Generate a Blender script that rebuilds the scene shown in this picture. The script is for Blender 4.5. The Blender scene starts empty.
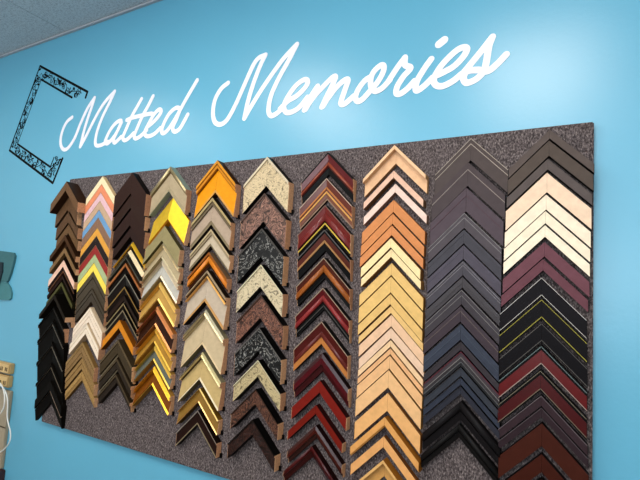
import bpy, bmesh, math, random
from mathutils import Vector, Matrix
random.seed(4)
S = bpy.context.scene
COL = S.collection
FLOOR = 1.84          # wall heights below are measured from the top of the sample board; the floor is 1.84 m lower
BOARD_Y = 0.022       # front of the carpeted board
WALL_Y = 0.045        # face of the blue wall

LETTER_W = (1.05, 1.09)
DARK = .4
FILL_POWER = 300  # strength of the added cool fill
LIGHTS = [(-3.1, -1.45, 13), (-1.6, -1.55, 26), (-.15, -1.62, 30), (1.6, -1.8, 4), (-1.62, -3.9, 16), (.9, -3.9, 12)]  # first entry is added fill to lift the upper left wall
EXPOSURE = 0.2
COLUMNS = [
 [
  (-2.1858, -0.012, 0.0474, 0.062, 0.112, 0, '#4a3020|rail 1 1,1 #7d5a3c W', 'deep boxy walnut brown'),
  (-2.2128, -0.0626, 0.0887, 0.024, 0.09, 0, '#55402c|rail 1 1,1 #745439 W', 'flat mid brown'),
  (-2.195, -0.1572, 0.0593, 0.024, 0.09, 0, '#55402c|rail 1 1,1 #6f5036 W', 'narrow mid brown'),
  (-2.1828, -0.2219, 0.0486, 0.024, 0.09, 0, '#55402c|rail 1 1,1 #7a5a3a W', 'flat light walnut brown'),
  (-2.1785, -0.2832, 0.0532, 0.042, 0.107, 0, '#3a2212|rail .5 1,1 #5a3818 W;lip 1 .55,.5 #4a2c14 W', 'stepped dark brown'),
  (-2.1733, -0.3459, 0.0536, 0.038, 0.107, 0, '#3c2a1a|rail .5 1,1 #8a6a44 W;lip 1 .5,.5 #1c120c s', 'olive brown with dark lip'),
  (-2.1843, -0.4081, 0.0337, 0.03, 0.107, 0, '#2a1a14|rail 1 1,1 #e2b9a2 s', 'pale pink faced'),
  (-2.1832, -0.4473, 0.0301, 0.03, 0.107, 0, '#15100d|rail .5 1,.9 #30201c s;bead .65 .9,.9 #8a5a40 s;rail 1 .7,.5 #1c1212 s', 'dark brown with copper line'),
  (-2.1822, -0.4848, 0.0277, 0.03, 0.107, 0, '#15100d|rail .6 1,.9 #3a241e s;lip 1 .6,.5 #171010 s', 'dark plum brown'),
  (-2.1812, -0.5182, 0.0542, 0.03, 0.107, 0, '#2c2a18|rail .35 1,1 #5e5c34 s;lip 1 .6,.4 #15110d s', 'dull olive edged'),
  (-2.1877, -0.5786, 0.0489, 0.055, 0.107, 0, '#15110d|rail .45 1,1 #2a221a s;lip 1 .4,.35 #120e0c s', 'deep boxy black'),
  (-2.2281, -0.6375, 0.0673, 0.03, 0.107, 0, '#17130f|rail .12 1,1 #0c0a08 m;bead .2 .6,1 #6a6560 M;rail 1 .8,.5 #0c0a08 m', 'black with fine painted highlight line'),  # metal bead in these black rows stands in for an edge highlight
  (-2.2179, -0.7135, 0.099, 0.03, 0.107, 0, '#17130f|rail .12 1,1 #0c0a08 m;bead .19 .6,1 #8a8378 M;rail 1 .8,.5 #0c0a08 m', 'wide black with painted highlight line'),
  (-2.2031, -0.8198, 0.0935, 0.03, 0.107, 0, '#17130f|rail .12 1,1 #0c0a08 m;bead .19 .6,1 #9a9284 M;rail 1 .8,.5 #0c0a08 m', 'wide black with pale painted highlight'),
  (-2.1889, -0.922, 0.0737, 0.03, 0.107, 0, '#17130f|rail .12 1,1 #0c0a08 m;bead .19 .6,1 #a89c88 M;rail 1 .8,.5 #0c0a08 m', 'black with bright painted highlight'),
  (-2.1781, -0.9994, 0.1019, 0.03, 0.107, 0, '#17130f|rail .4 1,.95 #0c0a08 m;bead .48 .5,.9 #8a7868 M;rail 1 .8,.5 #0c0a08 m', 'wide black stepped'),  # bead draws the highlight along the black edge
 ],
 [
  (-1.9661, 0.0084, 0.0374, 0.02, 0.107, 0, '#d8b98a|rail 1 1,1 #efdcb2 m', 'pale cream'),
  (-1.9655, -0.0322, 0.0388, 0.02, 0.107, 0, '#d8b98a|rail 1 1,1 #e08a64 m', 'coral orange'),
  (-1.9649, -0.0742, 0.0391, 0.02, 0.107, 0, '#d8b98a|rail 1 1,1 #dcb4ba m', 'soft pink'),
  (-1.9643, -0.1165, 0.0398, 0.02, 0.107, 0, '#d8b98a|rail 1 1,1 #bfa084 m', 'plain beige'),
  (-1.9637, -0.1595, 0.0363, 0.02, 0.107, 0, '#d8b98a|rail 1 1,1 #6d98c0 m', 'light blue'),
  (-1.9631, -0.199, 0.0463, 0.02, 0.107, 0, '#c8a97a|rail 1 1,1 #93705a m', 'dusty brown'),
  (-1.9624, -0.2485, 0.0369, 0.02, 0.107, 0, '#c8a97a|rail 1 1,1 #d99a40 m', 'mustard yellow'),
  (-1.9615, -0.2886, 0.042, 0.02, 0.107, 0, '#c8a97a|rail 1 1,1 #35292a m', 'plain charcoal black'),
  (-1.9604, -0.3338, 0.0394, 0.02, 0.107, 0, '#c8a97a|rail 1 1,1 #a83834 m', 'bright brick red'),
  (-1.9593, -0.3764, 0.0387, 0.02, 0.107, 0, '#c8a97a|rail 1 1,1 #a3b184 m', 'sage green'),
  (-1.9583, -0.4183, 0.0379, 0.02, 0.107, 0, '#d0a060|rail 1 1,1 #ecd455 m', 'lemon yellow'),
  (-1.9562, -0.46, 0.0772, 0.02, 0.107, 0, '#57493a|rail .3 1,.95 #5f5444 W;rail .4 .8,.8 #3c342a W;rail 1 .95,.9 #5b5040 W', 'weathered grey brown wood'),
  (-1.9435, -0.5416, 0.0589, 0.026, 0.107, 0, '#57493a|rail .3 1,.95 #5a5042 W;rail .4 .8,.8 #3a322a W;rail 1 .95,.9 #564b3e W', 'ridged grey driftwood'),
  (-1.9325, -0.6269, 0.0682, 0.034, 0.107, 0, '#d8c0a0|rail .22 1,1 #e8d6bf s;rail .27 .9,.9 #c0a890 s;rail .6 1,1 #e6d3bd s;rail .65 .9,.9 #c0a890 s;rail 1 1,1 #e6d3bd s', 'ridged creamy white'),
  (-1.9449, -0.7031, 0.0476, 0.034, 0.107, 0, '#d8c0a0|rail .4 1,1 #ead9c2 s;rail .48 .9,.9 #c4ac94 s;rail 1 1,1 #e9d7c0 s', 'narrow creamy white'),
  (-1.9791, -0.7915, 0.0703, 0.02, 0.107, 0, '#8a6a3c|rail .25 1,1 #9a7a4c W;rail .3 .8,.8 #6a4e2c W;rail .7 1,1 #94744a W;rail .75 .8,.8 #6a4e2c W;rail 1 1,.9 #94744a W', 'ridged honey oak'),
  (-1.9678, -0.8658, 0.0508, 0.02, 0.107, 0, '#8a6a3c|rail .45 1,1 #9c7a4a W;rail .52 .8,.8 #6a4e2c W;rail 1 .95,.9 #9c7a4a W', 'narrow honey oak'),
  (-1.9586, -0.9244, 0.0416, 0.02, 0.107, 0, '#8a6a3c|rail .6 1,1 #a8844e W;rail 1 .9,.8 #a07c48 W', 'slim golden oak'),
 ],
 [
  (-1.7314, 0.006, 0.0987, 0.034, 0.107, 0, '#1a1210|rail 1 1,1 #42241a W', 'wide espresso brown'),
  (-1.7304, -0.0971, 0.0619, 0.028, 0.107, 0, '#1a1210|rail 1 1,1 #42281e W', 'flat espresso brown'),
  (-1.721, -0.1673, 0.0729, 0.028, 0.107, 0, '#1a1210|rail 1 1,1 #40241c W', 'plain dark mahogany brown'),
  (-1.7099, -0.2502, 0.0423, 0.028, 0.107, 0, '#1a1210|rail 1 1,1 #3c221c W', 'narrow dark mahogany brown'),
  (-1.7021, -0.3146, 0.0271, 0.028, 0.107, 0, '#6a4a1c|rail .55 .5,1 #f4c030 M;lip 1 .7,.6 #5a3c18 s', 'shiny yellow gold'),
  (-1.7153, -0.3498, 0.0283, 0.028, 0.107, 0, '#4a4238|rail .6 .5,1 #e8d8b0 M;lip 1 .6,.5 #3c3a36 s', 'pale silver gold'),
  (-1.7251, -0.3841, 0.0239, 0.028, 0.107, 0, '#3c3a34|rail .4 1,1 #565448 s;lip 1 .6,.5 #2a2824 s', 'dark grey faced'),
  (-1.7227, -0.4137, 0.0445, 0.028, 0.107, 0, '#6a3c1c|rail .3 1,1 #a8683a s;rail .45 .8,.8 #1b1210 s;rail 1 .7,.5 #17110f g', 'black with copper brown edge'),
  (-1.7186, -0.4648, 0.0478, 0.028, 0.107, 0, '#1a1210|bead .12 1,1 #a09888 M;rail 1 .9,.6 #1c1412 g', 'glossy black with silver edge'),
  (-1.7143, -0.5196, 0.0356, 0.028, 0.107, 0, '#1a1210|bead .18 1,1 #b08a48 M;rail 1 .9,.6 #231815 g', 'dark brown with thin gilt edge'),
  (-1.7121, -0.5598, 0.0289, 0.028, 0.107, 0, '#1a1210|rail .7 1,.9 #3a2a22 s;lip 1 .6,.5 #6a5c50 s', 'brown with grey lip'),
  (-1.7102, -0.5941, 0.025, 0.028, 0.107, 0, '#1a1210|bead .2 1,1 #c0a878 M;rail 1 .9,.6 #262018 g', 'near black with champagne edge'),
  (-1.7099, -0.6234, 0.0388, 0.028, 0.107, 0, '#1a1210|bead .15 1,1 #b0a080 M;rail .8 .9,.7 #2c2320 g;lip 1 .6,.5 #5a5048 s', 'dark brown with silver edge'),
  (-1.7246, -0.6697, 0.0354, 0.028, 0.107, 0, '#8a4c10|rail 1 1,1 #c87c20 s', 'bright orange amber'),
  (-1.7135, -0.7542, 0.0722, 0.034, 0.107, 0, '#4a3c28|rail .2 1,1 #6c5a40 W;rail .26 .8,.8 #3a2e20 W;rail .85 .95,.9 #54452f W;lip 1 .6,.6 #8a7a60 s', 'ridged olive brown wood'),
  (-1.7116, -0.8347, 0.0555, 0.032, 0.107, 0, '#3a2e20|rail .25 1,1 #5c4c36 W;rail .3 .8,.8 #2a2018 W;rail .85 .9,.85 #3e3226 W;lip 1 .6,.6 #867860 s', 'dark ridged olive wood'),
  (-1.7078, -0.9032, 0.0391, 0.032, 0.107, 0, '#3a2e20|rail .3 1,1 #5c4c36 W;rail 1 .85,.7 #40342a W', 'slim dark olive wood'),
 ],
 [
  (-1.4903, 0.0155, 0.1093, 0.034, 0.107, 0, '#8c9c90|rail .2 .95,1,.9 #b8a67c M;rail .26 .75,.75 #6c5a3c s;rail .85 .72,.8 #a8977a s;lip 1 .85,.85 #b8a888 M', 'champagne with silver rounded edge'),
  (-1.478, -0.1191, 0.1065, 0.03, 0.107, 0, '#c88010|rail .92 .35,1 #f6cc34 M;rail 1 .9,.9 #a86810 s', 'broad shiny yellow gold'),
  (-1.502, -0.244, 0.0678, 0.03, 0.107, 0, '#5c5434|rail 1 .8,1 #948860 s', 'flat antique olive gold'),
  (-1.4974, -0.3205, 0.065, 0.03, 0.107, 0, '#a89870|rail .1 .75,1 #ecdcb4 M;rail .15 .7,.7 #3c2a18 s;rail .24 .8,1 #ecdcb4 M;rail .87 .5,.85 #a89878 s;rail .9 .8,.8 #4a3420 s;lip 1 .8,.98 #ecdcb4 M', 'champagne silver stepped'),
  (-1.493, -0.3937, 0.0755, 0.03, 0.107, 0, '#a89870|rail .1 .75,1 #ecdcc0 M;rail .15 .7,.7 #3c2a18 s;rail .24 .8,1 #ecdcc0 M;rail .87 .5,.85 #b4b0a6 s;rail .9 .8,.8 #4a3420 s;lip 1 .8,.98 #ecdcc0 M', 'broad silver grey'),
  (-1.4955, -0.4903, 0.0748, 0.03, 0.107, 0, '#a87c38|rail .1 .75,1 #f4cc70 M;rail .15 .7,.7 #3c2a18 s;rail .24 .8,1 #f4cc70 M;rail .87 .5,.85 #b48c48 s;rail .9 .8,.8 #4a3420 s;lip 1 .8,.98 #f4cc70 M', 'muted antique gold'),
  (-1.4999, -0.5942, 0.0766, 0.03, 0.107, 0, '#a86830|rail .1 .75,1 #dc9058 M;rail .15 .7,.7 #3c2a18 s;rail .24 .8,1 #dc9058 M;rail .87 .5,.85 #42200f s;rail .9 .8,.8 #4a3420 s;lip 1 .8,.98 #dc9058 M', 'dark brown with copper edges'),
  (-1.4941, -0.6853, 0.0579, 0.03, 0.107, 0, '#a87c38|rail .1 .75,1 #f4c450 M;rail .15 .7,.7 #3c2a18 s;rail .24 .8,1 #f4c450 M;rail .87 .5,.85 #a87c30 s;rail .9 .8,.8 #4a3420 s;lip 1 .8,.98 #f4c450 M', 'narrow antique gold'),
  (-1.4896, -0.7576, 0.0574, 0.03, 0.107, 0, '#a87c38|rail .1 .75,1 #f4d060 M;rail .15 .7,.7 #3c2a18 s;rail .24 .8,1 #f4d060 M;rail .87 .5,.85 #6c7066 s;rail .9 .8,.8 #4a3420 s;lip 1 .8,.98 #f4d060 M', 'slate grey with gold edge'),
  (-1.4836, -0.8422, 0.0739, 0.03, 0.107, 0, '#a87c38|rail .1 .75,1 #f8c038 M;rail .15 .7,.7 #3c2a18 s;rail .24 .8,1 #f8c038 M;rail .87 .5,.85 #8a4c0e s;rail .9 .8,.8 #4a3420 s;lip 1 .8,.98 #f8c038 M', 'amber brown with gold edge'),
 ],
 [
  (-1.2183, 0.0188, 0.1341, 0.036, 0.104, 0, '#4c2c10|rail .1 1,1 #d08c28 s;rail .15 .85,.85 #9c5c14 s;rail .24 .95,.9 #c88020 s;rail .28 .75,.75 #8c5010 s;rail .92 .6,.9 #e09010 s;lip 1 .9,.9 #c89048 s', 'broad golden orange'),
  (-1.2331, -0.1356, 0.1107, 0.03, 0.104, 0, '#2c2418|rail .12 1,1 #a89468 s;rail .17 .8,.8 #3c2c20 s;rail .28 .9,.9 #7c6c54 s;rail .85 .65,.9 #a89480 s;lip 1 .85,.8 #8c7c60 s', 'broad taupe silver'),
  (-1.227, -0.2658, 0.0686, 0.03, 0.104, 0, '#2c2418|rail .15 1,1 #b4a07c s;rail .2 .8,.8 #54483c s;rail .32 .9,.9 #9c8c70 s;rail .85 .65,.9 #b8a890 s;lip 1 .9,.8 #8c7c60 s', 'narrow taupe silver'),
  (-1.2286, -0.3594, 0.0536, 0.03, 0.104, 0, '#84684c|rail .2 1,1 #a05c24 s;rail .3 .8,.8 #4c2410 s;rail .75 .9,.95,.9 #d87c18 g;rail 1 .6,.6 #582810 s', 'orange and dark brown ridged'),
  (-1.2276, -0.4323, 0.1233, 0.034, 0.104, 0, '#2c1c10|rail .08 .9,1 #988468 s;rail .18 .75,.75 #4c3424 s;bead .23 .85,.98 #e8b060 M;rail .9 .5,.88 #b4a490 s;lip 1 .85,.95 #b88850 s', 'very broad warm grey'),
  (-1.2226, -0.5884, 0.135, 0.034, 0.104, 0, '#847c60|rail .06 .75,1 #f0e4c0 M;rail .09 .7,.7 #4c4030 s;rail .14 .9,1 #d8c8a0 M;rail .17 .7,.7 #5c4c38 s;rail .2 .8,.9 #c8b890 s;rail .93 .5,.9 #bca886 s;lip 1 .85,.95 #d0b890 s', 'very broad sage silver'),
  (-1.2208, -0.7539, 0.1034, 0.034, 0.104, 0, '#847c60|rail .07 .75,1 #f0e0a8 M;rail .1 .7,.7 #4c3c24 s;rail .17 .9,1 #d8c490 M;rail .2 .7,.7 #5c4830 s;rail .92 .5,.9 #b89e6a s;lip 1 .85,.98 #e4d4b0 s', 'broad pale olive gold'),
  (-1.221, -0.892, 0.0531, 0.03, 0.104, 0, '#7c5818|bead .08 .85,1 #f0d080 M;rail .9 .6,.9 #946e30 s;lip 1 .85,.98 #e0b070 M', 'antique bronze gold'),
  (-1.2179, -0.9752, 0.0523, 0.03, 0.104, 0, '#20120c|bead .09 1,1 #b8aca0 M;rail .9 .85,.85 #2c100a g;lip 1 .9,.9 #b8a888 M', 'dark maroon with silver edges'),
 ],
 [
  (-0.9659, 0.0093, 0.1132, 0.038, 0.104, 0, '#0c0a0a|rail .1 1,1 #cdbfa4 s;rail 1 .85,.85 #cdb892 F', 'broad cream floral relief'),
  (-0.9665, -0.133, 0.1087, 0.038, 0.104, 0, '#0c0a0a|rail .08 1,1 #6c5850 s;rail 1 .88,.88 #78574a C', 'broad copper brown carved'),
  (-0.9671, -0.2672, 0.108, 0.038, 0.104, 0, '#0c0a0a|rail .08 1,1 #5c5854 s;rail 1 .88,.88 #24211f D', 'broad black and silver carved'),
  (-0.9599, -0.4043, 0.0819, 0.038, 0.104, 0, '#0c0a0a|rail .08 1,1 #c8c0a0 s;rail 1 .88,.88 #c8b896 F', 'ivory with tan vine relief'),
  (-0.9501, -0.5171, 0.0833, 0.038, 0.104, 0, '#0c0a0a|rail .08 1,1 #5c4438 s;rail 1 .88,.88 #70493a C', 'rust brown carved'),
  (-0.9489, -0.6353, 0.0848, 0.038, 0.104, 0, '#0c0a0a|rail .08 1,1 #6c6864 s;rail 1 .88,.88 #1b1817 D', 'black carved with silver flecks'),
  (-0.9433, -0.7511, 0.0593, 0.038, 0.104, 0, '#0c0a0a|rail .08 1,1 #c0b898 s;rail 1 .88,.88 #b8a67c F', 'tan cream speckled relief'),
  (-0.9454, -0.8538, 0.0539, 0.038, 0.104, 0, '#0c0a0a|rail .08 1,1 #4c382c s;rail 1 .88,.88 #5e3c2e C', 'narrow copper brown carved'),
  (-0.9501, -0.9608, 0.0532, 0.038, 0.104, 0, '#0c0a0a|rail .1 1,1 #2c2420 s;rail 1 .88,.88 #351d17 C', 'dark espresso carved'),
 ],
 [
  (-0.7076, 0.0038, 0.0774, 0.028, 0.104, 0, '#0e0a09|edge .07 1,1 #130e0d s;rail .42 .95,.8 #781418 g;rail .6 .7,.85,.8 #a44c34 g;rail .68 .8,.7 #641c18 g;lip 1 .6,.5 #1d1c1b s', 'red mahogany with black lip'),
  (-0.7078, -0.0905, 0.0767, 0.028, 0.104, 0, '#341c14|edge .05 1,1 #b8a090 s;rail .4 .95,.8 #7c3828 g;bead .5 .85,.85 #b87440 s;rail .6 .75,.75 #783828 g;bead .7 .8,.8 #c89450 s;rail .9 .7,.6 #8c5440 g;lip 1 .5,.5 #987c68 s', 'reddish brown with tan ridges'),
  (-0.7077, -0.188, 0.0768, 0.028, 0.104, 0, '#0e0a09|edge .05 1,1 #8c6c60 s;rail .35 .95,.8 #84221c g;rail .72 .8,.9,.85 #8c2c28 g;rail .8 .7,.7 #0f0c0b s;bead .88 .75,.75 #b89838 M;lip 1 .6,.6 #14100e s', 'cherry red with gold bead'),
  (-0.7045, -0.2754, 0.0729, 0.028, 0.104, 0, '#0e0a09|edge .06 1,1 #6c6868 s;rail .18 .9,.9 #100d0c s;rail .5 .9,.75 #6a2c20 g;bead .62 .85,.8 #a87c50 s;lip 1 .65,.5 #1c1b1c s', 'brown with tan ridge'),
  (-0.7009, -0.3738, 0.0712, 0.028, 0.104, 0, '#0e0a09|edge .06 1,1 #988470 s;rail .35 .95,.8 #642818 g;rail .7 .85,.95,.85 #a85c24 g;rail .85 .6,.6 #14110f s;lip 1 .5,.5 #1c1a19 s', 'honey brown with black lip'),
  (-0.6975, -0.4777, 0.0754, 0.028, 0.104, 0, '#0e0a09|edge .06 1,1 #988470 s;rail .35 .95,.8 #6c1018 g;rail .62 .85,.95,.85 #a03434 g;rail .8 .6,.6 #15110f s;bead .85 .6,.6 #5c5854 s;lip 1 .5,.5 #14110f s', 'crimson red with black lip'),
  (-0.696, -0.5929, 0.0762, 0.028, 0.104, 0, '#0e0a09|edge .06 1,1 #988470 s;rail .45 .95,.8 #641c18 g;rail .7 .85,.9,.85 #7c3028 g;lip 1 .8,.75 #b8743c s', 'chestnut red with orange lip'),
  (-0.6881, -0.6985, 0.0613, 0.028, 0.104, 0, '#240a0c|rail .25 .9,1 #480c14 g;rail .6 1,.95 #640f1c g;lip 1 .7,.5 #541018 g', 'rounded dark burgundy'),
  (-0.6891, -0.7898, 0.0393, 0.028, 0.104, 0, '#3c0c0a|rail 1 1,1 #90241a s', 'flat bright red'),
  (-0.6993, -0.8712, 0.0286, 0.028, 0.104, 0, '#3c0c0a|rail 1 1,1 #8a2216 s', 'slim flat bright red'),
  (-0.6975, -0.9377, 0.0416, 0.028, 0.104, 0, '#280a08|rail .3 .9,1 #4c1610 g;rail .6 1,.9 #5c1c14 g;rail 1 .6,.5 #441812 g', 'rounded red brown'),
  (-0.7084, -1.0061, 0.0367, 0.028, 0.104, 0, '#280808|rail .45 .9,1,.95 #5c0c10 g;rail 1 .8,.5 #4c0a0e g', 'slim rounded burgundy'),
 ],
 [
  (-0.4549, 0.001, 0.0572, 0.036, 0.107, 0, '#c89868|edge .22 1,1 #e4bc94 s;rail 1 .45,.45 #e0b48c s', 'raised edge peach wood'),
  (-0.456, -0.0838, 0.0229, 0.03, 0.102, 0, '#8c6444|rail 1 1,1 #dcb49c s', 'slim peach pink'),
  (-0.4513, -0.1266, 0.0275, 0.022, 0.107, 0, '#a88470|rail 1 1,1 #e4c8ba s', 'slim pale pink'),
  (-0.4549, -0.1799, 0.0401, 0.022, 0.107, 0, '#a86430|rail 1 1,1 #c98350 m', 'flat terracotta orange'),
  (-0.4565, -0.2257, 0.0331, 0.022, 0.107, 0, '#a86430|rail 1 1,1 #cb8450 m', 'narrow terracotta orange'),
  (-0.4579, -0.265, 0.0309, 0.022, 0.107, 0, '#a86430|rail 1 1,1 #ce8653 m', 'slim light terracotta'),
  (-0.4549, -0.3077, 0.03, 0.034, 0.1, 0, '#9c6830|rail 1 1,1 #ecd6a0 m', 'pale cream with tan side'),
  (-0.4523, -0.3434, 0.0248, 0.034, 0.1, 0, '#a87840|rail 1 1,1 #ead2a0 m', 'slim pale cream'),
  (-0.4536, -0.3875, 0.0382, 0.022, 0.107, 0, '#a87430|rail 1 1,1 #ddb672 m', 'flat pale yellow pine'),
  (-0.4535, -0.4314, 0.05, 0.022, 0.107, 0, '#a87430|rail 1 1,1 #dcb570 m', 'broad pale yellow pine'),
  (-0.4535, -0.4871, 0.0322, 0.022, 0.107, 0, '#a87430|rail 1 1,1 #dab26e m', 'narrow yellow pine'),
  (-0.4498, -0.525, 0.0219, 0.022, 0.107, 0, '#a87430|rail 1 1,1 #dcb474 m', 'slim yellow pine'),
  (-0.447, -0.5526, 0.0358, 0.022, 0.107, 0, '#b08060|rail 1 1,1 #e0b895 m', 'plain peach pink'),
  (-0.4468, -0.5941, 0.0317, 0.022, 0.107, -0.9, '#b08060|rail 1 1,1 #debca0 m', 'dusty pink'),
  (-0.4465, -0.6315, 0.0204, 0.022, 0.107, 0, '#b08060|rail 1 1,1 #e2be94 m', 'slim peach cream'),
  (-0.4464, -0.6576, 0.0174, 0.022, 0.107, 0, '#b88858|rail 1 1,1 #dca878 m', 'slim warm peach'),
  (-0.4476, -0.6807, 0.0386, 0.022, 0.107, 0, '#a87840|rail 1 1,1 #dfae7c m', 'plain light maple'),
  (-0.4495, -0.725, 0.053, 0.022, 0.107, 0, '#a87840|rail 1 1,1 #e1b27e m', 'broad light maple'),
  (-0.4495, -0.795, 0.0539, 0.022, 0.107, 0, '#9c6430|rail 1 1,1 #dea86c m', 'broad warm maple'),
  (-0.4521, -0.8657, 0.0295, 0.034, 0.111, 0, '#a86820|rail .8 1,1 #d69a58 s;lip 1 .8,.8 #c88c48 s', 'slim amber-sided maple'),
  (-0.457, -0.9269, 0.0319, 0.022, 0.107, 0, '#885020|rail 1 1,1 #dba064 s', 'slim honey maple'),
  (-0.452, -0.993, 0.0519, 0.034, 0.107, 0, '#a86820|edge .2 1,1 #d8a868 s;rail 1 .5,.5 #c89454 s', 'raised-edge honey maple'),
 ],
 [
  (-0.2126, 0.0, 0.0687, 0.026, 0.107, 0, '#1c191c|bead 0.035 1,1 #a89c90 s;rail 0.24 .95,.95 #625654 s;bead 0.275 1,1 #a89c90 s;rail 1 .95,.9 #625654 s', 'broad taupe grey with double line'),
  (-0.2199, -0.0744, 0.0734, 0.026, 0.107, 0, '#1c191c|rail 0.3 .95,.95 #5e5254 s;bead 0.335 1,1 #988c84 s;rail 1 .95,.9 #5e5254 s', 'broad taupe grey with single line'),
  (-0.2234, -0.1535, 0.0727, 0.026, 0.107, 0, '#1c191c|rail 0.33 .95,.95 #64565e s;bead 0.360 1,1 #6c5058 s;rail 1 .95,.9 #64565e s', 'broad plum grey'),
  (-0.2275, -0.2319, 0.0447, 0.026, 0.107, 0, '#1c191c|bead 0.050 1,1 #8c8888 s;rail 0.3 .95,.95 #625a60 s;bead 0.350 1,1 #8c8888 s;rail 1 .95,.9 #625a60 s', 'narrow silver grey with double line'),
  (-0.2276, -0.2823, 0.0412, 0.026, 0.107, 0, '#1c191c|rail 0.3 .95,.95 #58565e s;bead 0.340 1,1 #5c5a60 s;rail 1 .95,.9 #58565e s', 'flat slate grey'),
  (-0.2277, -0.3292, 0.0409, 0.026, 0.107, 0, '#1c191c|rail 0.3 .95,.95 #625c68 s;bead 0.340 1,1 #686470 s;rail 1 .95,.9 #625c68 s', 'dull violet grey'),
  (-0.2281, -0.3758, 0.043, 0.026, 0.107, 0, '#1c191c|rail 0.12 .95,.95 #5c5860 s;bead 0.160 1,1 #8c888c s;rail 0.32 .95,.95 #5c5860 s;bead 0.360 1,1 #8c888c s;rail 1 .95,.9 #5c5860 s', 'smoky grey with fine double line'),
  (-0.2286, -0.4245, 0.0311, 0.026, 0.107, 0, '#1c191c|rail 0.5 .95,.95 #5a565a s;bead 0.550 1,1 #5c585a s;rail 1 .95,.9 #5a565a s', 'slim smoky grey'),
  (-0.2302, -0.4613, 0.044, 0.026, 0.107, 0, '#1c191c|rail 0.05 .95,.95 #544e54 s;bead 0.095 1,1 #84807e s;rail 0.4 .95,.95 #544e54 s;bead 0.445 1,1 #84807e s;rail 1 .95,.9 #544e54 s', 'charcoal grey with double line'),
  (-0.2324, -0.511, 0.0451, 0.026, 0.107, 0, '#1c191c|rail 0.32 .95,.95 #544850 s;bead 0.360 1,1 #80726c s;rail 1 .95,.9 #544850 s', 'dark plum grey with line'),
  (-0.2306, -0.5635, 0.0454, 0.026, 0.107, 0, '#1c191c|rail 0.4 .95,.95 #4a5060 s;bead 0.440 1,1 #5c6470 s;rail 1 .95,.9 #4a5060 s', 'dark slate blue'),
  (-0.2288, -0.6149, 0.0221, 0.026, 0.107, 0, '#1c191c|rail 0.1 .95,.95 #4c464c s;bead 0.160 1,1 #5a5454 s;rail 1 .95,.9 #4c464c s', 'narrow charcoal'),
  (-0.228, -0.6427, 0.0403, 0.026, 0.107, 0, '#1c191c|bead .06 1,1 #7c3040 s;rail .4 .95,.95 #544a50 s;bead .45 1,1 #8c8884 s;rail .72 .95,.95 #454044 s;bead .77 1,1 #747474 s;rail 1 .95,.9 #3c3c40 s', 'charcoal with pink and silver lines'),
  (-0.2274, -0.6887, 0.0232, 0.026, 0.107, 0, '#1c191c|rail 0.02 .95,.95 #484c56 s;bead 0.070 1,1 #50545c s;rail 1 .95,.9 #484c56 s', 'slim gunmetal blue'),
  (-0.227, -0.7176, 0.0189, 0.026, 0.107, 0, '#1c191c|rail 0.02 .95,.95 #444a5a s;bead 0.070 1,1 #4c5260 s;rail 1 .95,.9 #444a5a s', 'slim dark steel blue'),
  (-0.2267, -0.7422, 0.021, 0.026, 0.107, 0, '#1c191c|rail 0.02 .95,.95 #40424e s;bead 0.070 1,1 #45464e s;rail 1 .95,.9 #40424e s', 'slim black blue'),
  (-0.2256, -0.7836, 0.052, 0.03, 0.107, 0, '#0c0a0b|rail .5 .8,1,.9 #252224 s;rail .56 .6,.6 #0c0b0b s;rail 1 .8,.7 #232022 s', 'wide rounded black'),
  (-0.2293, -0.8485, 0.0387, 0.026, 0.107, 0, '#0c0a0b|rail .5 .8,1,.9 #242222 s;rail .58 .6,.6 #0c0b0b s;rail 1 .8,.7 #201e1e s', 'narrow rounded black'),
 ],
 [
  (0.0036, -0.0, 0.0257, 0.026, 0.107, 0, '#141112|rail 1 1,1 #6a5d58 m', 'slim warm grey topmost'),
  (0.0019, -0.0317, 0.0436, 0.026, 0.107, 0, '#141112|rail 1 1,1 #655850 m', 'broad warm grey'),
  (-0.0009, -0.0843, 0.0303, 0.026, 0.107, 0, '#141112|rail 1 1,1 #6a5f5c m', 'plain warm grey'),
  (-0.003, -0.1243, 0.0556, 0.026, 0.107, 0, '#30241c|rail 1 1,1 #eaccb0 m', 'broad peach cream'),
  (-0.005, -0.1869, 0.0421, 0.026, 0.107, 0, '#30241c|rail 1 1,1 #f2dfc6 m', 'broad pale cream'),
  (-0.0065, -0.2337, 0.0339, 0.026, 0.107, 0, '#30241c|rail 1 1,1 #f0e0c6 m', 'plain pale cream'),
  (-0.0075, -0.2735, 0.0323, 0.026, 0.107, 0, '#30241c|rail 1 1,1 #f1e3ca m', 'narrow ivory cream'),
  (-0.0087, -0.3205, 0.0398, 0.026, 0.107, 0, '#2c1820|rail 1 1,1 #80505a s', 'mauve pink'),
  (-0.0121, -0.3678, 0.0312, 0.026, 0.107, 0, '#2c1820|rail 1 1,1 #7c4c56 s', 'slim mauve pink'),
  (-0.0158, -0.4196, 0.0501, 0.026, 0.107, 0, '#141112|bead .04 1,1 #b8b4b0 s;rail .92 .95,.95 #1c161c s;bead .96 1,1 #b8b4ac s;rail 1 .9,.9 #1c161c s', 'broad black with white edges'),
  (-0.0154, -0.4765, 0.0565, 0.026, 0.107, 0, '#141112|rail .05 1,1 #181317 s;bead .09 1,1 #98903c s;rail .86 .95,.95 #181317 s;bead .91 1,1 #98903c s;rail 1 .9,.9 #181317 s', 'broad black with yellow edges'),
  (-0.0149, -0.5442, 0.0498, 0.026, 0.107, 0, '#141112|bead .04 1,1 #6c6864 s;rail .88 .95,.95 #181318 s;bead .93 1,1 #64605c s;rail 1 .9,.9 #181318 s', 'broad black with grey edges'),
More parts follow.
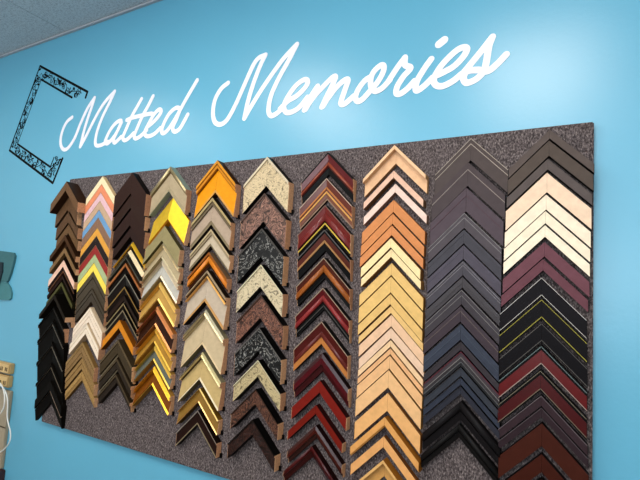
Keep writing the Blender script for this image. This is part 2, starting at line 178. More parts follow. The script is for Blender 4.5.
  (-0.0159, -0.6006, 0.0534, 0.026, 0.107, 0, '#141112|rail .08 1,1 #141212 s;bead .13 1,1 #6c7c7c s;rail .28 .9,.9 #181010 s;rail .9 .95,.95 #76090c g;bead .96 1,1 #98847c s;rail 1 .9,.9 #141212 s', 'bright red with black edges'),
  (-0.0172, -0.6671, 0.0568, 0.026, 0.107, 0, '#141112|rail .05 1,1 #100e0e s;bead .1 1,1 #746c5c s;rail .25 .9,.9 #130d0d s;rail .86 .95,.95 #5c080c g;bead .91 1,1 #7c6c5c s;rail 1 .9,.9 #0e0c0c s', 'dark maroon with thin tan edges'),
  (-0.0156, -0.735, 0.0269, 0.026, 0.107, 0, '#141112|bead .1 1,1 #74686c s;rail 1 .95,.9 #4a383e s', 'slim plum black with pale edge'),
  (-0.0147, -0.7666, 0.024, 0.026, 0.107, 0, '#141112|bead .1 1,1 #685c60 s;rail 1 .95,.9 #44343a s', 'slim dark plum with pale edge'),
  (-0.0136, -0.8069, 0.0578, 0.026, 0.107, 0, '#180c0a|rail 1 1,1 #58281c s', 'broad chocolate red brown'),
  (-0.0137, -0.8855, 0.0449, 0.026, 0.107, 0, '#180c0a|rail 1 1,1 #542418 s', 'plain chocolate red brown'),
  (-0.0138, -0.9481, 0.0474, 0.026, 0.107, 0, '#180c0a|rail 1 1,1 #4a2016 s', 'dark chocolate brown bottom'),
 ],
]
WORDS = [
 ("Matted", [
  ('M', [(0.02, [(-2.3419, 0.376), (-2.3827, 0.3577), (-2.412, 0.3186), (-2.4243, 0.2687), (-2.4127, 0.223), (-2.3792, 0.1976), (-2.3408, 0.2071), (-2.2968, 0.2541), (-2.2589, 0.3312), (-2.2146, 0.4059), (-2.1635, 0.4587)]), (0.02, [(-2.1635, 0.4587), (-2.1781, 0.413), (-2.2023, 0.3503), (-2.2238, 0.2787), (-2.239, 0.1998)]), (0.02, [(-2.239, 0.1998), (-2.2, 0.2512), (-2.1459, 0.3344), (-2.0802, 0.4146), (-2.0033, 0.467)]), (0.02, [(-2.0033, 0.467), (-2.0326, 0.4154), (-2.0753, 0.3491), (-2.1061, 0.2806), (-2.1162, 0.2255), (-2.106, 0.1939), (-2.0668, 0.1897), (-2.0157, 0.2023)])]),
  ('a', [(0.02, [(-1.9242, 0.2903), (-1.9327, 0.3025), (-1.9648, 0.2956), (-1.999, 0.2685), (-2.0242, 0.2321), (-2.0353, 0.2037), (-2.0159, 0.193), (-1.9806, 0.214), (-1.948, 0.2492), (-1.9242, 0.2903)]), (0.02, [(-1.9301, 0.2859), (-1.948, 0.2492), (-1.9689, 0.2126), (-1.9659, 0.1941), (-1.9488, 0.1942), (-1.9146, 0.2161)])]),
  ('t', [(0.02, [(-1.7932, 0.3937), (-1.817, 0.3603), (-1.851, 0.314), (-1.8796, 0.2601), (-1.9004, 0.2145), (-1.8882, 0.1958), (-1.8614, 0.2004), (-1.8242, 0.2246)]), (0.02, [(-1.8855, 0.2994), (-1.8452, 0.3055), (-1.7827, 0.3077), (-1.7217, 0.3085), (-1.6996, 0.3042)])]),
  ('t', [(0.02, [(-1.712, 0.3946), (-1.7403, 0.3488), (-1.7697, 0.309), (-1.7974, 0.256), (-1.8174, 0.2093), (-1.8019, 0.195), (-1.7681, 0.2054), (-1.7322, 0.2291)])]),
  ('e', [(0.02, [(-1.734, 0.2417), (-1.6821, 0.269), (-1.652, 0.2956), (-1.646, 0.3132), (-1.6637, 0.3201), (-1.6946, 0.2985), (-1.7269, 0.2533), (-1.7454, 0.2183), (-1.7252, 0.1973), (-1.6814, 0.2014), (-1.6387, 0.2267)])]),
  ('d', [(0.02, [(-1.5192, 0.3038), (-1.548, 0.3122), (-1.5859, 0.2936), (-1.6139, 0.2581), (-1.6301, 0.2178), (-1.6186, 0.1994), (-1.5914, 0.21), (-1.5595, 0.2449), (-1.5222, 0.2965), (-1.4757, 0.3638), (-1.4307, 0.4243)]), (0.02, [(-1.5222, 0.2965), (-1.5408, 0.2543), (-1.5585, 0.2179), (-1.5433, 0.1982), (-1.5151, 0.2065), (-1.4914, 0.2359), (-1.4705, 0.2684)])]),
 ]),
 ("Memories", [
  ('M', [(0.02, [(-1.2473, 0.3796), (-1.2844, 0.3588), (-1.3138, 0.3135), (-1.3191, 0.2551), (-1.3031, 0.2123), (-1.2711, 0.1973), (-1.236, 0.2123), (-1.198, 0.2688), (-1.1576, 0.3506), (-1.1176, 0.4315), (-1.0921, 0.4599), (-1.0559, 0.4673)]), (0.02, [(-1.0559, 0.4673), (-1.0763, 0.4322), (-1.1059, 0.3591), (-1.1283, 0.2844), (-1.142, 0.2066)]), (0.02, [(-1.142, 0.2066), (-1.1073, 0.2595), (-1.0525, 0.3325), (-0.9891, 0.4064), (-0.9531, 0.4417), (-0.9038, 0.4802)]), (0.02, [(-0.9038, 0.4802), (-0.9372, 0.4216), (-0.9801, 0.3537), (-1.0135, 0.2833), (-1.0205, 0.2253), (-1.0066, 0.1999), (-0.9826, 0.2032), (-0.9506, 0.2234)])]),
  ('e', [(0.02, [(-0.9648, 0.2224), (-0.9254, 0.2501), (-0.8914, 0.2626), (-0.8614, 0.2832), (-0.8431, 0.3055), (-0.8471, 0.3214), (-0.867, 0.3225), (-0.9001, 0.3026), (-0.9324, 0.2641), (-0.9464, 0.23), (-0.9337, 0.2035), (-0.9042, 0.2008), (-0.8709, 0.2162), (-0.8393, 0.2492)])]),
  ('m', [(0.02, [(-0.7974, 0.2875), (-0.8177, 0.2608), (-0.8379, 0.2289), (-0.8499, 0.2005)]), (0.02, [(-0.8444, 0.2022), (-0.8164, 0.2406), (-0.775, 0.2786), (-0.7341, 0.311), (-0.7207, 0.3086), (-0.7323, 0.2812), (-0.7537, 0.2405), (-0.7728, 0.2016)]), (0.02, [(-0.7675, 0.2033), (-0.7454, 0.2342), (-0.7107, 0.2725), (-0.6806, 0.2916), (-0.6676, 0.2868), (-0.6785, 0.2525), (-0.6923, 0.2065), (-0.6815, 0.1976), (-0.6656, 0.2048), (-0.6413, 0.2224)])]),
  ('o', [(0.02, [(-0.5778, 0.2849), (-0.5993, 0.2746), (-0.6226, 0.2479), (-0.6336, 0.2188), (-0.6252, 0.2009), (-0.6056, 0.2049), (-0.5776, 0.2309), (-0.5501, 0.2589), (-0.5303, 0.2925), (-0.5289, 0.3156), (-0.541, 0.3203), (-0.5642, 0.3036), (-0.576, 0.2775), (-0.5725, 0.244), (-0.5558, 0.2272), (-0.5301, 0.2345), (-0.5031, 0.2598)])]),
  ('r', [(0.02, [(-0.5121, 0.2512), (-0.4772, 0.3009), (-0.4511, 0.3324)]), (0.02, [(-0.4511, 0.3324), (-0.4492, 0.3046), (-0.4294, 0.2894), (-0.453, 0.2644), (-0.4744, 0.2318), (-0.4771, 0.2073), (-0.4619, 0.2026), (-0.4378, 0.2166), (-0.4143, 0.2394)])]),
  ('i', [(0.02, [(-0.3582, 0.308), (-0.3788, 0.281), (-0.4034, 0.241), (-0.409, 0.213), (-0.4013, 0.2042), (-0.3767, 0.2186), (-0.3519, 0.2405)]), (0.025, [(-0.3333, 0.3551), (-0.3161, 0.3664)])]),
  ('e', [(0.02, [(-0.3477, 0.242), (-0.3106, 0.2547), (-0.2823, 0.2666), (-0.2547, 0.2913), (-0.2413, 0.3142), (-0.2475, 0.3254), (-0.2675, 0.3233), (-0.2954, 0.304), (-0.3276, 0.2711), (-0.3467, 0.2352), (-0.3397, 0.213), (-0.3175, 0.2048), (-0.2851, 0.2155), (-0.2555, 0.2358)])]),
  ('s', [(0.02, [(-0.2593, 0.2288), (-0.2304, 0.2616), (-0.1962, 0.3012), (-0.1626, 0.3423)]), (0.02, [(-0.1626, 0.3423), (-0.1728, 0.313), (-0.1796, 0.2642), (-0.1874, 0.2323), (-0.2099, 0.2101), (-0.2389, 0.2027), (-0.25, 0.2207), (-0.2397, 0.2401), (-0.2066, 0.2401), (-0.176, 0.2301), (-0.1482, 0.2475), (-0.1209, 0.2741)])]),
 ]),
]
DECAL_OUTER = [(-2.2434, 0.4731), (-2.2316, 0.5032), (-2.7222, 0.7449), (-2.936, 0.25), (-2.448, 0.016), (-2.3855, 0.1485)]
DECAL_INNER = [(-2.3662, 0.4927), (-2.6901, 0.655), (-2.8562, 0.2808), (-2.4901, 0.1096), (-2.466, 0.1616)]
# ------------------------------------------------------------------ materials
def lin(c):
    c = c.lstrip('#')
    r = []
    for i in (0, 2, 4):
        v = int(c[i:i+2], 16)/255
        r.append(v/12.92 if v <= .04045 else ((v+.055)/1.055)**2.4)
    return (*r, 1)

def mul(c, k):
    return (c[0]*k, c[1]*k, c[2]*k, 1)

class NM:
    def __init__(s, name):
        s.m = bpy.data.materials.new(name); s.m.use_nodes = True
        s.n = s.m.node_tree.nodes; s.l = s.m.node_tree.links
        s.b = s.n['Principled BSDF']
        s.tc = s.n.new('ShaderNodeTexCoord')
    def mapping(s, scale, rot=(0, 0, 0)):
        mp = s.n.new('ShaderNodeMapping'); mp.inputs['Scale'].default_value = scale
        mp.inputs['Rotation'].default_value = rot
        s.l.new(s.tc.outputs['Object'], mp.inputs['Vector']); return mp
    def noise(s, vec, scale, detail=3, rough=.5, dist=0):
        t = s.n.new('ShaderNodeTexNoise'); t.inputs['Scale'].default_value = scale
        t.inputs['Detail'].default_value = detail; t.inputs['Roughness'].default_value = rough
        t.inputs['Distortion'].default_value = dist
        s.l.new(vec.outputs[0], t.inputs['Vector']); return t
    def ramp(s, src, stops, out=0):
        r = s.n.new('ShaderNodeValToRGB'); e = r.color_ramp.elements
        e[0].position, e[0].color = stops[0]; e[1].position, e[1].color = stops[-1]
        for p, c in stops[1:-1]:
            k = e.new(p); k.color = c
        s.l.new(src.outputs[out], r.inputs['Fac']); return r
    def base(s, r): s.l.new(r.outputs[0], s.b.inputs['Base Color'])
    def bump(s, src, strength, dist, out=0):
        b = s.n.new('ShaderNodeBump'); b.inputs['Strength'].default_value = strength
        b.inputs['Distance'].default_value = dist
        s.l.new(src.outputs[out], b.inputs['Height']); s.l.new(b.outputs[0], s.b.inputs['Normal'])

CACHE = {}
FIN = {'m': (.6, 0, .12), 's': (.45, 0, .08), 'g': (.28, 0, .3), 'M': (.36, .75, .5)}
NAMES = {'m': 'matte_paint', 's': 'satin_finish', 'g': 'gloss_lacquer', 'M': 'metal_leaf', 'W': 'wood_grain',
         'F': 'floral_relief', 'C': 'copper_carving', 'D': 'silvered_carving_glints'}
def mat(c, fin='m'):
    k = (c, fin)
    if k in CACHE: return CACHE[k]
    q = NM(NAMES[fin]); col = lin(c)
    lum = .3*col[0]+.6*col[1]+.1*col[2]
    col = mul(col, DARK+(1-DARK)*min(1, lum/.3))
    if fin in FIN:
        r, me, sp = FIN[fin]
        q.b.inputs['Roughness'].default_value = r; q.b.inputs['Metallic'].default_value = me
        q.b.inputs['Specular IOR Level'].default_value = sp
        if fin == 'g':
            q.b.inputs['Coat Weight'].default_value = .1; q.b.inputs['Coat Roughness'].default_value = .2
        n = q.noise(q.mapping((1, 1, 1)), 60, 3)
        q.base(q.ramp(n, [(.3, mul(col, .93)), (.7, mul(col, 1.07))]))
    elif fin == 'W':
        q.b.inputs['Roughness'].default_value = .6
        q.b.inputs['Specular IOR Level'].default_value = .15
        n = q.noise(q.mapping((60, 60, 60)), 3, 4, .7, 1.5)
        q.base(q.ramp(n, [(.3, mul(col, .6)), (.7, mul(col, 1.35))]))
        q.bump(n, .3, .001)
    elif fin in 'FCD':
        q.b.inputs['Roughness'].default_value = .38 if fin != 'F' else .55
        q.b.inputs['Specular IOR Level'].default_value = .3
        mp = q.mapping((1, 1, 1)); mp.inputs['Location'].default_value = (len(CACHE)*.37, 0, len(CACHE)*.73)
        n = q.noise(mp, {'F': 30, 'C': 26, 'D': 30}[fin], 2.5, .6, 2.6)
        if fin == 'F':
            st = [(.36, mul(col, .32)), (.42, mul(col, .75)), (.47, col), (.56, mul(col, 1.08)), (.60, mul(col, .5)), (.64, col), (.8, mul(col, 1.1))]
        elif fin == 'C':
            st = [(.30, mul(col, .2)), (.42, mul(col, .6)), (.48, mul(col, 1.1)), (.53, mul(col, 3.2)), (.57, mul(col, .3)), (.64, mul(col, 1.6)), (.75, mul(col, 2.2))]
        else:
            st = [(.38, mul(col, .3)), (.55, col), (.58, lin('#a8a6a0')), (.61, mul(col, 1.0)), (.7, mul(col, .4)), (.80, lin('#74726c'))]  # pale stops put silver flecks and relief highlights into the colour
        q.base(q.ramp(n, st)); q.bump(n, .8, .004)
    CACHE[k] = q.m
    return q.m

def wall_paint():
    q = NM('blue_wall_paint'); c = lin('#61aecc')
    n = q.noise(q.mapping((1, 1, 1)), 1.3, 2)
    q.base(q.ramp(n, [(.3, mul(c, .97)), (.7, mul(c, 1.03))]))
    f = q.noise(q.mapping((1, 1, 1)), 90, 3)
    q.bump(f, .12, .002)
    q.b.inputs['Roughness'].default_value = .32; q.b.inputs['Specular IOR Level'].default_value = .62
    return q.m

def carpet():
    q = NM('speckled_carpet')
    mp = q.mapping((1, .4, .55))
    n = q.noise(mp, 250, 3, .75)
    q.base(q.ramp(n, [(.30, lin('#221c20')), (.45, lin('#4c4444')), (.56, lin('#6c6262')), (.70, lin('#9e928e'))]))
    q.bump(n, .9, .004)
    q.b.inputs['Roughness'].default_value = .95; q.b.inputs['Specular IOR Level'].default_value = .1
    return q.m

def ceiling_mat():
    q = NM('acoustic_tile'); mp = q.mapping((1, 1, 1))
    n = q.noise(mp, 120, 4, .7)
    q.base(q.ramp(n, [(.33, lin('#98a2ac')), (.5, lin('#c2ced6')), (.7, lin('#d2dce2'))]))
    q.bump(n, .4, .002)
    q.b.inputs['Roughness'].default_value = .9
    return q.m

def plain(name, c, r=.6, me=0, sp=.4):
    q = NM(name); col = lin(c); n = q.noise(q.mapping((1, 1, 1)), 30, 2)
    q.base(q.ramp(n, [(.3, mul(col, .95)), (.7, mul(col, 1.05))]))
    q.b.inputs['Roughness'].default_value = r; q.b.inputs['Metallic'].default_value = me
    q.b.inputs['Specular IOR Level'].default_value = sp
    return q.m

# ------------------------------------------------------------------ helpers
def obj(name, bm, mats, parent=None, **props):
    me = bpy.data.meshes.new(name)
    bmesh.ops.recalc_face_normals(bm, faces=bm.faces[:])
    bm.to_mesh(me); bm.free()
    for m in (mats if isinstance(mats, (list, tuple)) else [mats]): me.materials.append(m)
    o = bpy.data.objects.new(name, me); COL.objects.link(o)
    if parent: o.parent = parent
    for k, v in props.items(): o[k] = v
    return o

def thing(name, loc, label, cat, group=None, roty=0):
    o = bpy.data.objects.new(name, None); COL.objects.link(o)
    o.location = loc; o.rotation_euler = (0, roty, 0); o.empty_display_size = .02
    o['label'] = label; o['category'] = cat
    if group: o['group'] = group
    return o

def box(bm, x0, x1, y0, y1, z0, z1, mi=0):
    v = [bm.verts.new(p) for p in ((x0,y0,z0),(x1,y0,z0),(x1,y1,z0),(x0,y1,z0),(x0,y0,z1),(x1,y0,z1),(x1,y1,z1),(x0,y1,z1))]
    fs = []
    for f in ((0,1,2,3),(4,5,6,7),(0,1,5,4),(1,2,6,5),(2,3,7,6),(3,0,4,7)):
        g = bm.faces.new([v[i] for i in f]); g.material_index = mi; fs.append(g)
    return v

def bbox(name, dims, m, parent=None, bev=0, **props):
    bm = bmesh.new(); box(bm, *dims)
    if bev: bmesh.ops.bevel(bm, geom=bm.edges[:], offset=bev, segments=2, affect='EDGES')
    return obj(name, bm, m, parent, **props)

# ------------------------------------------------------------------ frame corner samples
def heights(hs, n):
    if len(hs) == 2 or len(hs) == 4: return hs
    if len(hs) == 3:
        a, b, c = hs; out = []
        for i in range(n+1):
            t = i/n
            out.append(a*(1-t)*(1-2*t) + 4*b*t*(1-t) + c*t*(2*t-1))
        return out
    return hs

def prism(bm, sgn, prof, dz, h, x0, mi, side_first, side_last):
    """one strip of moulding: mitred at x=x0, cut plumb at x=h; prof = [(u, height)] from board to board"""
    a, b = [], []
    for u, t in prof:
        a.append(bm.verts.new((sgn*x0, -t, -x0-u*dz)))
        b.append(bm.verts.new((sgn*h, -t, -h-u*dz)))
    n = len(prof)
    for i in range(n):
        j = (i+1) % n
        f = bm.faces.new((a[i], a[j], b[j], b[i]))
        f.material_index = mi
        if i == 0 and side_first: f.material_index = 1
        if i == n-2 and side_last: f.material_index = 1
        if i == n-1: f.material_index = 1
        if 0 < i < n-2 and n > 6: f.smooth = True
    f = bm.faces.new(a); f.material_index = 1
    f = bm.faces.new(b); f.material_index = 1

def parse(spec):
    side, rest = spec.split('|')
    out, last = [], 0.
    for s in rest.split(';'):
        nm, fr, hs, c, fin = s.split()
        out.append((nm, last, float(fr), [float(v) for v in hs.split(',')], c, fin)); last = float(fr)
    return side, out

RAW = ['#d0a078', '#c69470', '#d6a880']
PART = {'edge': 'outer_ridge', 'bead': 'bead', 'lip': 'inner_lip'}
def frame_sample(X, Z, dz, H, h, rot, spec, label, group, tab):
    root = thing('frame_corner_sample', (X, BOARD_Y, Z+FLOOR), label, 'frame sample', group, math.radians(rot))
    side, strips = parse(spec)
    sm = mat(side, 's')
    for sgn in (-1, 1):
        bm = bmesh.new(); mats = [None, sm]; subs = []
        full = [(0, 0)]
        for i, (nm, u0, u1, hs, c, fin) in enumerate(strips):
            hh = [v*H for v in heights(hs, 6)]
            k = len(hh)-1
            prof = [(u0, 0)] + [(u0+(u1-u0)*j/k, hh[j]) for j in range(k+1)] + [(u1, 0)]
            full += prof[1:-1]
            first, last = i == 0, i == len(strips)-1
            if nm == 'rail':
                m = mat(c, fin)
                if mats[0] is None: mats[0] = m; mi = 0
                elif m in mats and mats.index(m) != 1: mi = mats.index(m)
                else: mats.append(m); mi = len(mats)-1
                prism(bm, sgn, prof, dz, h, .0002, mi, first, last)
            else:
                b2 = bmesh.new(); prism(b2, sgn, prof, dz, h, .0002, 0, first, last)
                subs.append((PART[nm], b2, [mat(c, fin), sm], c))
        full.append((1, 0))
        rail = obj('rail', bm, mats, root)
        for nm, b2, mm, c in subs: obj(nm, b2, mm, rail)
        b3 = bmesh.new()
        a = [b3.verts.new((sgn*(h+.00005), -t*.985, -h-(u*.98+.01)*dz)) for u, t in full]
        b = [b3.verts.new((sgn*(h+.0011), -t*.985, -h-.001-(u*.98+.01)*dz)) for u, t in full]
        n = len(full)
        for i in range(n):
            j = (i+1) % n; b3.faces.new((a[i], a[j], b[j], b[i]))
        b3.faces.new(a); b3.faces.new(b)
        obj('cut_end', b3, mat(random.choice(RAW), 'W') if tab else mat(side, 's'), root)
        if tab == 2 and sgn == 1:
            b4 = bmesh.new(); zz = -h-dz
            box(b4, h-.006, h+.008, -.007, -.0002, zz-.004, zz+.012)
            obj('velcro_shadow_tab', b4, mat('#0c0b0c', 's'), root)  # black block stands for the velcro tab and its shadow
    return root

ORD = ['first', 'second', 'third', 'fourth', 'fifth', 'sixth', 'seventh', 'eighth', 'ninth', 'tenth', 'eleventh', 'twelfth', 'thirteenth',
       'fourteenth', 'fifteenth', 'sixteenth', 'seventeenth', 'eighteenth', 'nineteenth', 'twentieth', 'twenty-first', 'twenty-second', 'twenty-third']
for ci, rows in enumerate(COLUMNS):
    place = 'leftmost column' if ci == 0 else 'rightmost column' if ci == 9 else ORD[ci]+' column from left'
    for ri, (X, Z, dz, H, h, rot, spec, look) in enumerate(rows):
        pos = 'topmost' if ri == 0 else ORD[ri]+' from top' if ri < 20 else ('lowest' if ri == len(rows)-1 else 'second from bottom')
        tab = (2 if ci in (2, 3, 4, 5) else 1) if ci < 7 else 0
        if ci == 0 and ri > 6 and ri not in (10, 11): tab = 0
        lab = (look.replace(' topmost', '').replace(' bottom', '') if True else look) + ' frame corner, ' + pos + ' in ' + place
        frame_sample(X, Z, dz, H, h, rot, spec, lab, 'frame corner samples in the ' + place, tab)

# ------------------------------------------------------------------ the board
bm = bmesh.new()
BX0, BX1, BZ0, BZ1 = -2.262, .1125, -1.2, .0195
box(bm, BX0, BX1, BOARD_Y+.0002, WALL_Y-.006, BZ0+FLOOR, BZ1+FLOOR)
for v in bm.verts:
    if v.co.z < 1.2: v.co.x -= .013 if v.co.x > -1 else 0; v.co.z -= .012 if v.co.x < -1 else 0
bmesh.ops.bevel(bm, geom=bm.edges[:], offset=.003, segments=2, affect='EDGES')
bd = obj('display_board', bm, carpet())
bd['label'] = 'long rectangular grey speckled carpet display board on the blue wall'; bd['category'] = 'display board'
bm = bmesh.new()
for zc in (BZ0+.15, BZ1-.15): box(bm, BX0+.1, BX1-.1, WALL_Y-.0059, WALL_Y-.0001, zc-.03+FLOOR, zc+.03+FLOOR)
obj('mounting_cleat', bm, plain('pine_cleat', '#9c7c54'), bd)

# ------------------------------------------------------------------ lettering
def smooth(P, n=10):
    P = [Vector((p[0], p[1])) for p in P]
    if len(P) == 2: return P
    Q = [2*P[0]-P[1]] + P + [2*P[-1]-P[-2]]
    out = []
    for i in range(1, len(Q)-2):
        a, b, c, d = Q[i-1:i+3]
        for k in range(n):
            t = k/n
            out.append(.5*((2*b) + (c-a)*t + (2*a-5*b+4*c-d)*t*t + (3*b-a-3*c+d)*t**3))
    out.append(P[-1]); return out

def ribbon(bm, P, w, t, y=WALL_Y):
    """flat round-ended stroke of width w standing t proud of the wall"""
    r = w/2; n = len(P)
    L, Rr = [], []
    for i, p in enumerate(P):
        d = (P[min(i+1, n-1)] - P[max(i-1, 0)])
        if d.length < 1e-9: d = Vector((1, 0))
        d.normalize(); q = Vector((-d.y, d.x))*r
        L.append(p+q); Rr.append(p-q)
    def v(p, yy): return bm.verts.new((p.x, yy, p.y+FLOOR))
    f0 = [(v(a, y-t-6e-6*i), v(b, y-t-6e-6*i)) for i, (a, b) in enumerate(zip(L, Rr))]
    f1 = [(v(a, y-.0002), v(b, y-.0002)) for a, b in zip(L, Rr)]
    for i in range(n-1):
        bm.faces.new((f0[i][0], f0[i+1][0], f0[i+1][1], f0[i][1]))
        bm.faces.new((f0[i][0], f0[i+1][0], f1[i+1][0], f1[i][0]))
        bm.faces.new((f0[i][1], f0[i+1][1], f1[i+1][1], f1[i][1]))
    def disc(c, tt):
        m = 20
        a = [v(c+Vector((math.cos(2*math.pi*k/m), math.sin(2*math.pi*k/m)))*r, y-tt) for k in range(m)]
        b = [v(c+Vector((math.cos(2*math.pi*k/m), math.sin(2*math.pi*k/m)))*r, y-.0002) for k in range(m)]
        bm.faces.new(a)
        for k in range(m): bm.faces.new((a[k], a[(k+1) % m], b[(k+1) % m], b[k]))
    disc(P[0], t-3e-5); disc(P[-1], t+6e-6*n-4e-5)
    for i in range(2, n-2, 3):
        d1 = (P[i]-P[i-2]); d2 = (P[i+2]-P[i])
        if d1.length > 1e-6 and d2.length > 1e-6 and d1.angle(d2) > .35: disc(P[i], t+6e-6*i-5e-5-1.7e-6*i)

vinyl = plain('white_vinyl', '#f4f2fa', .5)
for wi, (word, letters) in enumerate(WORDS):
    xs = [p[0] for _, L in letters for _, s in L for p in s]; zs = [p[1] for _, L in letters for _, s in L for p in s]
    root = thing('wall_lettering', (min(xs), WALL_Y, min(zs)+FLOOR),
                 'white script word "%s" on the blue wall, %s of the two words' % (word, ('left', 'right')[wi]), 'lettering', 'white script lettering above the display board')
    for li, (ch, strokes) in enumerate(letters):
        bm = bmesh.new()
        for si, (w, P) in enumerate(strokes):
            ribbon(bm, smooth(P), w*LETTER_W[wi], .0010+.00013*((li*3+si) % 5))
        o = obj('letter', bm, vinyl, root)
        o.matrix_parent_inverse = Matrix.Translation(-Vector(root.location))

# ------------------------------------------------------------------ ornamental frame decal
ink = plain('black_vinyl', '#020305', .7, 0, .1)
root = thing('frame_decal', (DECAL_OUTER[4][0], WALL_Y, DECAL_OUTER[4][1]+FLOOR),
             'black ornate open picture frame drawing on the blue wall left of the lettering', 'wall decal')
inv = Matrix.Translation(-Vector(root.location))
def line(P, w, nm='border_line', t=.0008):
    bm = bmesh.new()
    P = [Vector(p) for p in P]
    for a, b in zip(P[:-1], P[1:]): ribbon(bm, [a, b], w, t)
    o = obj(nm, bm, ink, root); o.matrix_parent_inverse = inv
line(DECAL_OUTER[0:3], .014); line(DECAL_OUTER[2:4], .010); line(DECAL_OUTER[3:6], .014)
line(DECAL_INNER[0:2], .012); line(DECAL_INNER[1:3], .005); line(DECAL_INNER[2:4], .012); line(DECAL_INNER[3:5], .008)
# double hairlines just inside the border
def band(a, b, c, d, seed, reps):
    """scrollwork filling the band between edge a-b (outer) and c-d (inner)"""
    rnd = random.Random(seed); a, b, c, d = map(Vector, (a, b, c, d))
    bm = bmesh.new(); k = 0
    def P(u, v): return (a.lerp(b, u)).lerp(c.lerp(d, u), v)
    def spiral(u, v, r, turns, start, dirn):
        pts = []
        wl = max((b-a).length, 1e-3); hv = max((c-a).length, 1e-3)*.5
        ctr = P(u, v); e1 = (b-a).normalized(); e2 = Vector((-e1.y, e1.x))
        for i in range(15):
            t = i/14; ang = start+dirn*turns*2*math.pi*t; rr = r*(1-.75*t)
            pts.append(ctr+e1*math.cos(ang)*rr+e2*math.sin(ang)*rr)
        ribbon(bm, pts, .0042, .0006)
    def leaf(u, v, r, ang):
        ctr = P(u, v); m = 8; e1 = (b-a).normalized(); e2 = Vector((-e1.y, e1.x))
        dx = e1*math.cos(ang)+e2*math.sin(ang); dy = Vector((-dx.y, dx.x))
        vs = []
        for q in range(m):
            th = 2*math.pi*q/m; p = ctr+dx*math.cos(th)*r+dy*math.sin(th)*r*.45
            vs.append(bm.verts.new((p.x, WALL_Y-.0009, p.y+FLOOR)))
        bm.faces.new(vs)
    wdt = ((c-a).length+(d-b).length)/2*.5
    wdt = min(wdt, .04)
    for i in range(reps):
        u = (i+.5)/reps
        up = i % 2
        spiral(u, .34 if up else .66, wdt*.55, 1.4, rnd.uniform(0, 6), 1 if up else -1)
        spiral(u+.35/reps, .66 if up else .34, wdt*.36, 1.1, rnd.uniform(0, 6), -1 if up else 1)
        for _ in range(4):
            leaf(u+rnd.uniform(-.5, .5)/reps, rnd.uniform(.15, .85), rnd.uniform(.009, .016), rnd.uniform(0, 3))
    pts = [P((i+.5)/reps/4, .5+.24*math.sin(i*math.pi/4)) for i in range(reps*4)]
    ribbon(bm, pts, .004, .0005)
    o = obj('scrollwork', bm, ink, root); o.matrix_parent_inverse = inv
band(DECAL_OUTER[2], DECAL_OUTER[1], DECAL_INNER[1], DECAL_INNER[0], 1, 6)
band(DECAL_OUTER[2], DECAL_OUTER[3], DECAL_INNER[1], DECAL_INNER[2], 2, 7)
band(DECAL_OUTER[3], DECAL_OUTER[4], DECAL_INNER[2], DECAL_INNER[3], 3, 6)
band(DECAL_OUTER[4], DECAL_OUTER[5], DECAL_INNER[3], DECAL_INNER[4], 4, 2)

# ------------------------------------------------------------------ things at the left edge
tan = plain('tan_plastic', '#b89a68', .5); beige = plain('beige_metal', '#a39680', .5)
dark = plain('dark_slot', '#3a2c1c', .7)
for z0, z1, lab in ((-1.028, -.972, 'upper tan electrical box on the blue wall, left edge'), (-1.098, -1.037, 'lower tan electrical box on the blue wall, above the beige panel')):
    r = thing('electrical_box', (-2.66, WALL_Y, z0+FLOOR), lab, 'electrical box', 'tan electrical boxes')
    bbox('body', (-.08, .07, -.026, -.0001, 0, z1-z0), tan, r, .004)
    f = bbox('face_plate', (-.076, .066, -.031, -.0262, .006, z1-z0-.006), plain('pale_plate', '#d0b27c', .45), r, .002)
    for i in range(3):
        bm = bmesh.new(); x = -.055+.045*i
        box(bm, x, x+.006, -.0325, -.0311, .015, .035); box(bm, x+.014, x+.02, -.0325, -.0311, .015, .035)
        obj('socket_slot', bm, dark, f)
r = thing('raceway_panel', (-2.6, WALL_Y, -1.51+FLOOR), 'beige panel running down the wall below the tan boxes', 'panel')
bbox('cover', (-.14, .025, -.018, -.0001, 0, .395), beige, r, .003)
bbox('seam', (-.139, .024, -.0195, -.0181, .205, .211), dark, r)
bbox('base_clip', (-.139, .045, -.035, -.0001, -.3298, -.003), plain('dark_red_brown', '#3c2426', .5), r, .004)

def cable(P, lab, rad=.0032):
    cu = bpy.data.curves.new('cable', 'CURVE'); cu.dimensions = '3D'; cu.bevel_depth = rad; cu.bevel_resolution = 3
    sp = cu.splines.new('NURBS'); sp.points.add(len(P)-1)
    for q, p in zip(sp.points, P): q.co = (p[0], p[1], p[2]+FLOOR, 1)
    sp.use_endpoint_u = True; sp.order_u = 4
    tmp = bpy.data.objects.new('cable', cu); COL.objects.link(tmp)
    me = bpy.data.meshes.new_from_object(tmp.evaluated_get(bpy.context.evaluated_depsgraph_get()))
    COL.objects.unlink(tmp); bpy.data.objects.remove(tmp)
    o = bpy.data.objects.new('cable', me); COL.objects.link(o)
    me.materials.clear(); me.materials.append(white)
    for p in me.polygons: p.use_smooth = True
    o['label'] = lab; o['category'] = 'cable'; o['group'] = 'white cables by the panel'
white = plain('white_cable', '#e4e2dc', .4)
cable([(-2.7, 0.011999999999999999, -1.1026), (-2.6027, -0.01, -1.0749), (-2.5591, -0.01, -1.0943), (-2.521, -0.01, -1.1343), (-2.5095, -0.01, -1.1828), (-2.5083, -0.01, -1.2277), (-2.4813, -0.01, -1.2627), (-2.4557, -0.01, -1.2925), (-2.447, -0.01, -1.3301), (-2.4747, -0.01, -1.3699), (-2.5229, -0.01, -1.4045), (-2.6247, 0.011999999999999999, -1.4467)], 'longer white cable looping out past the beige panel')
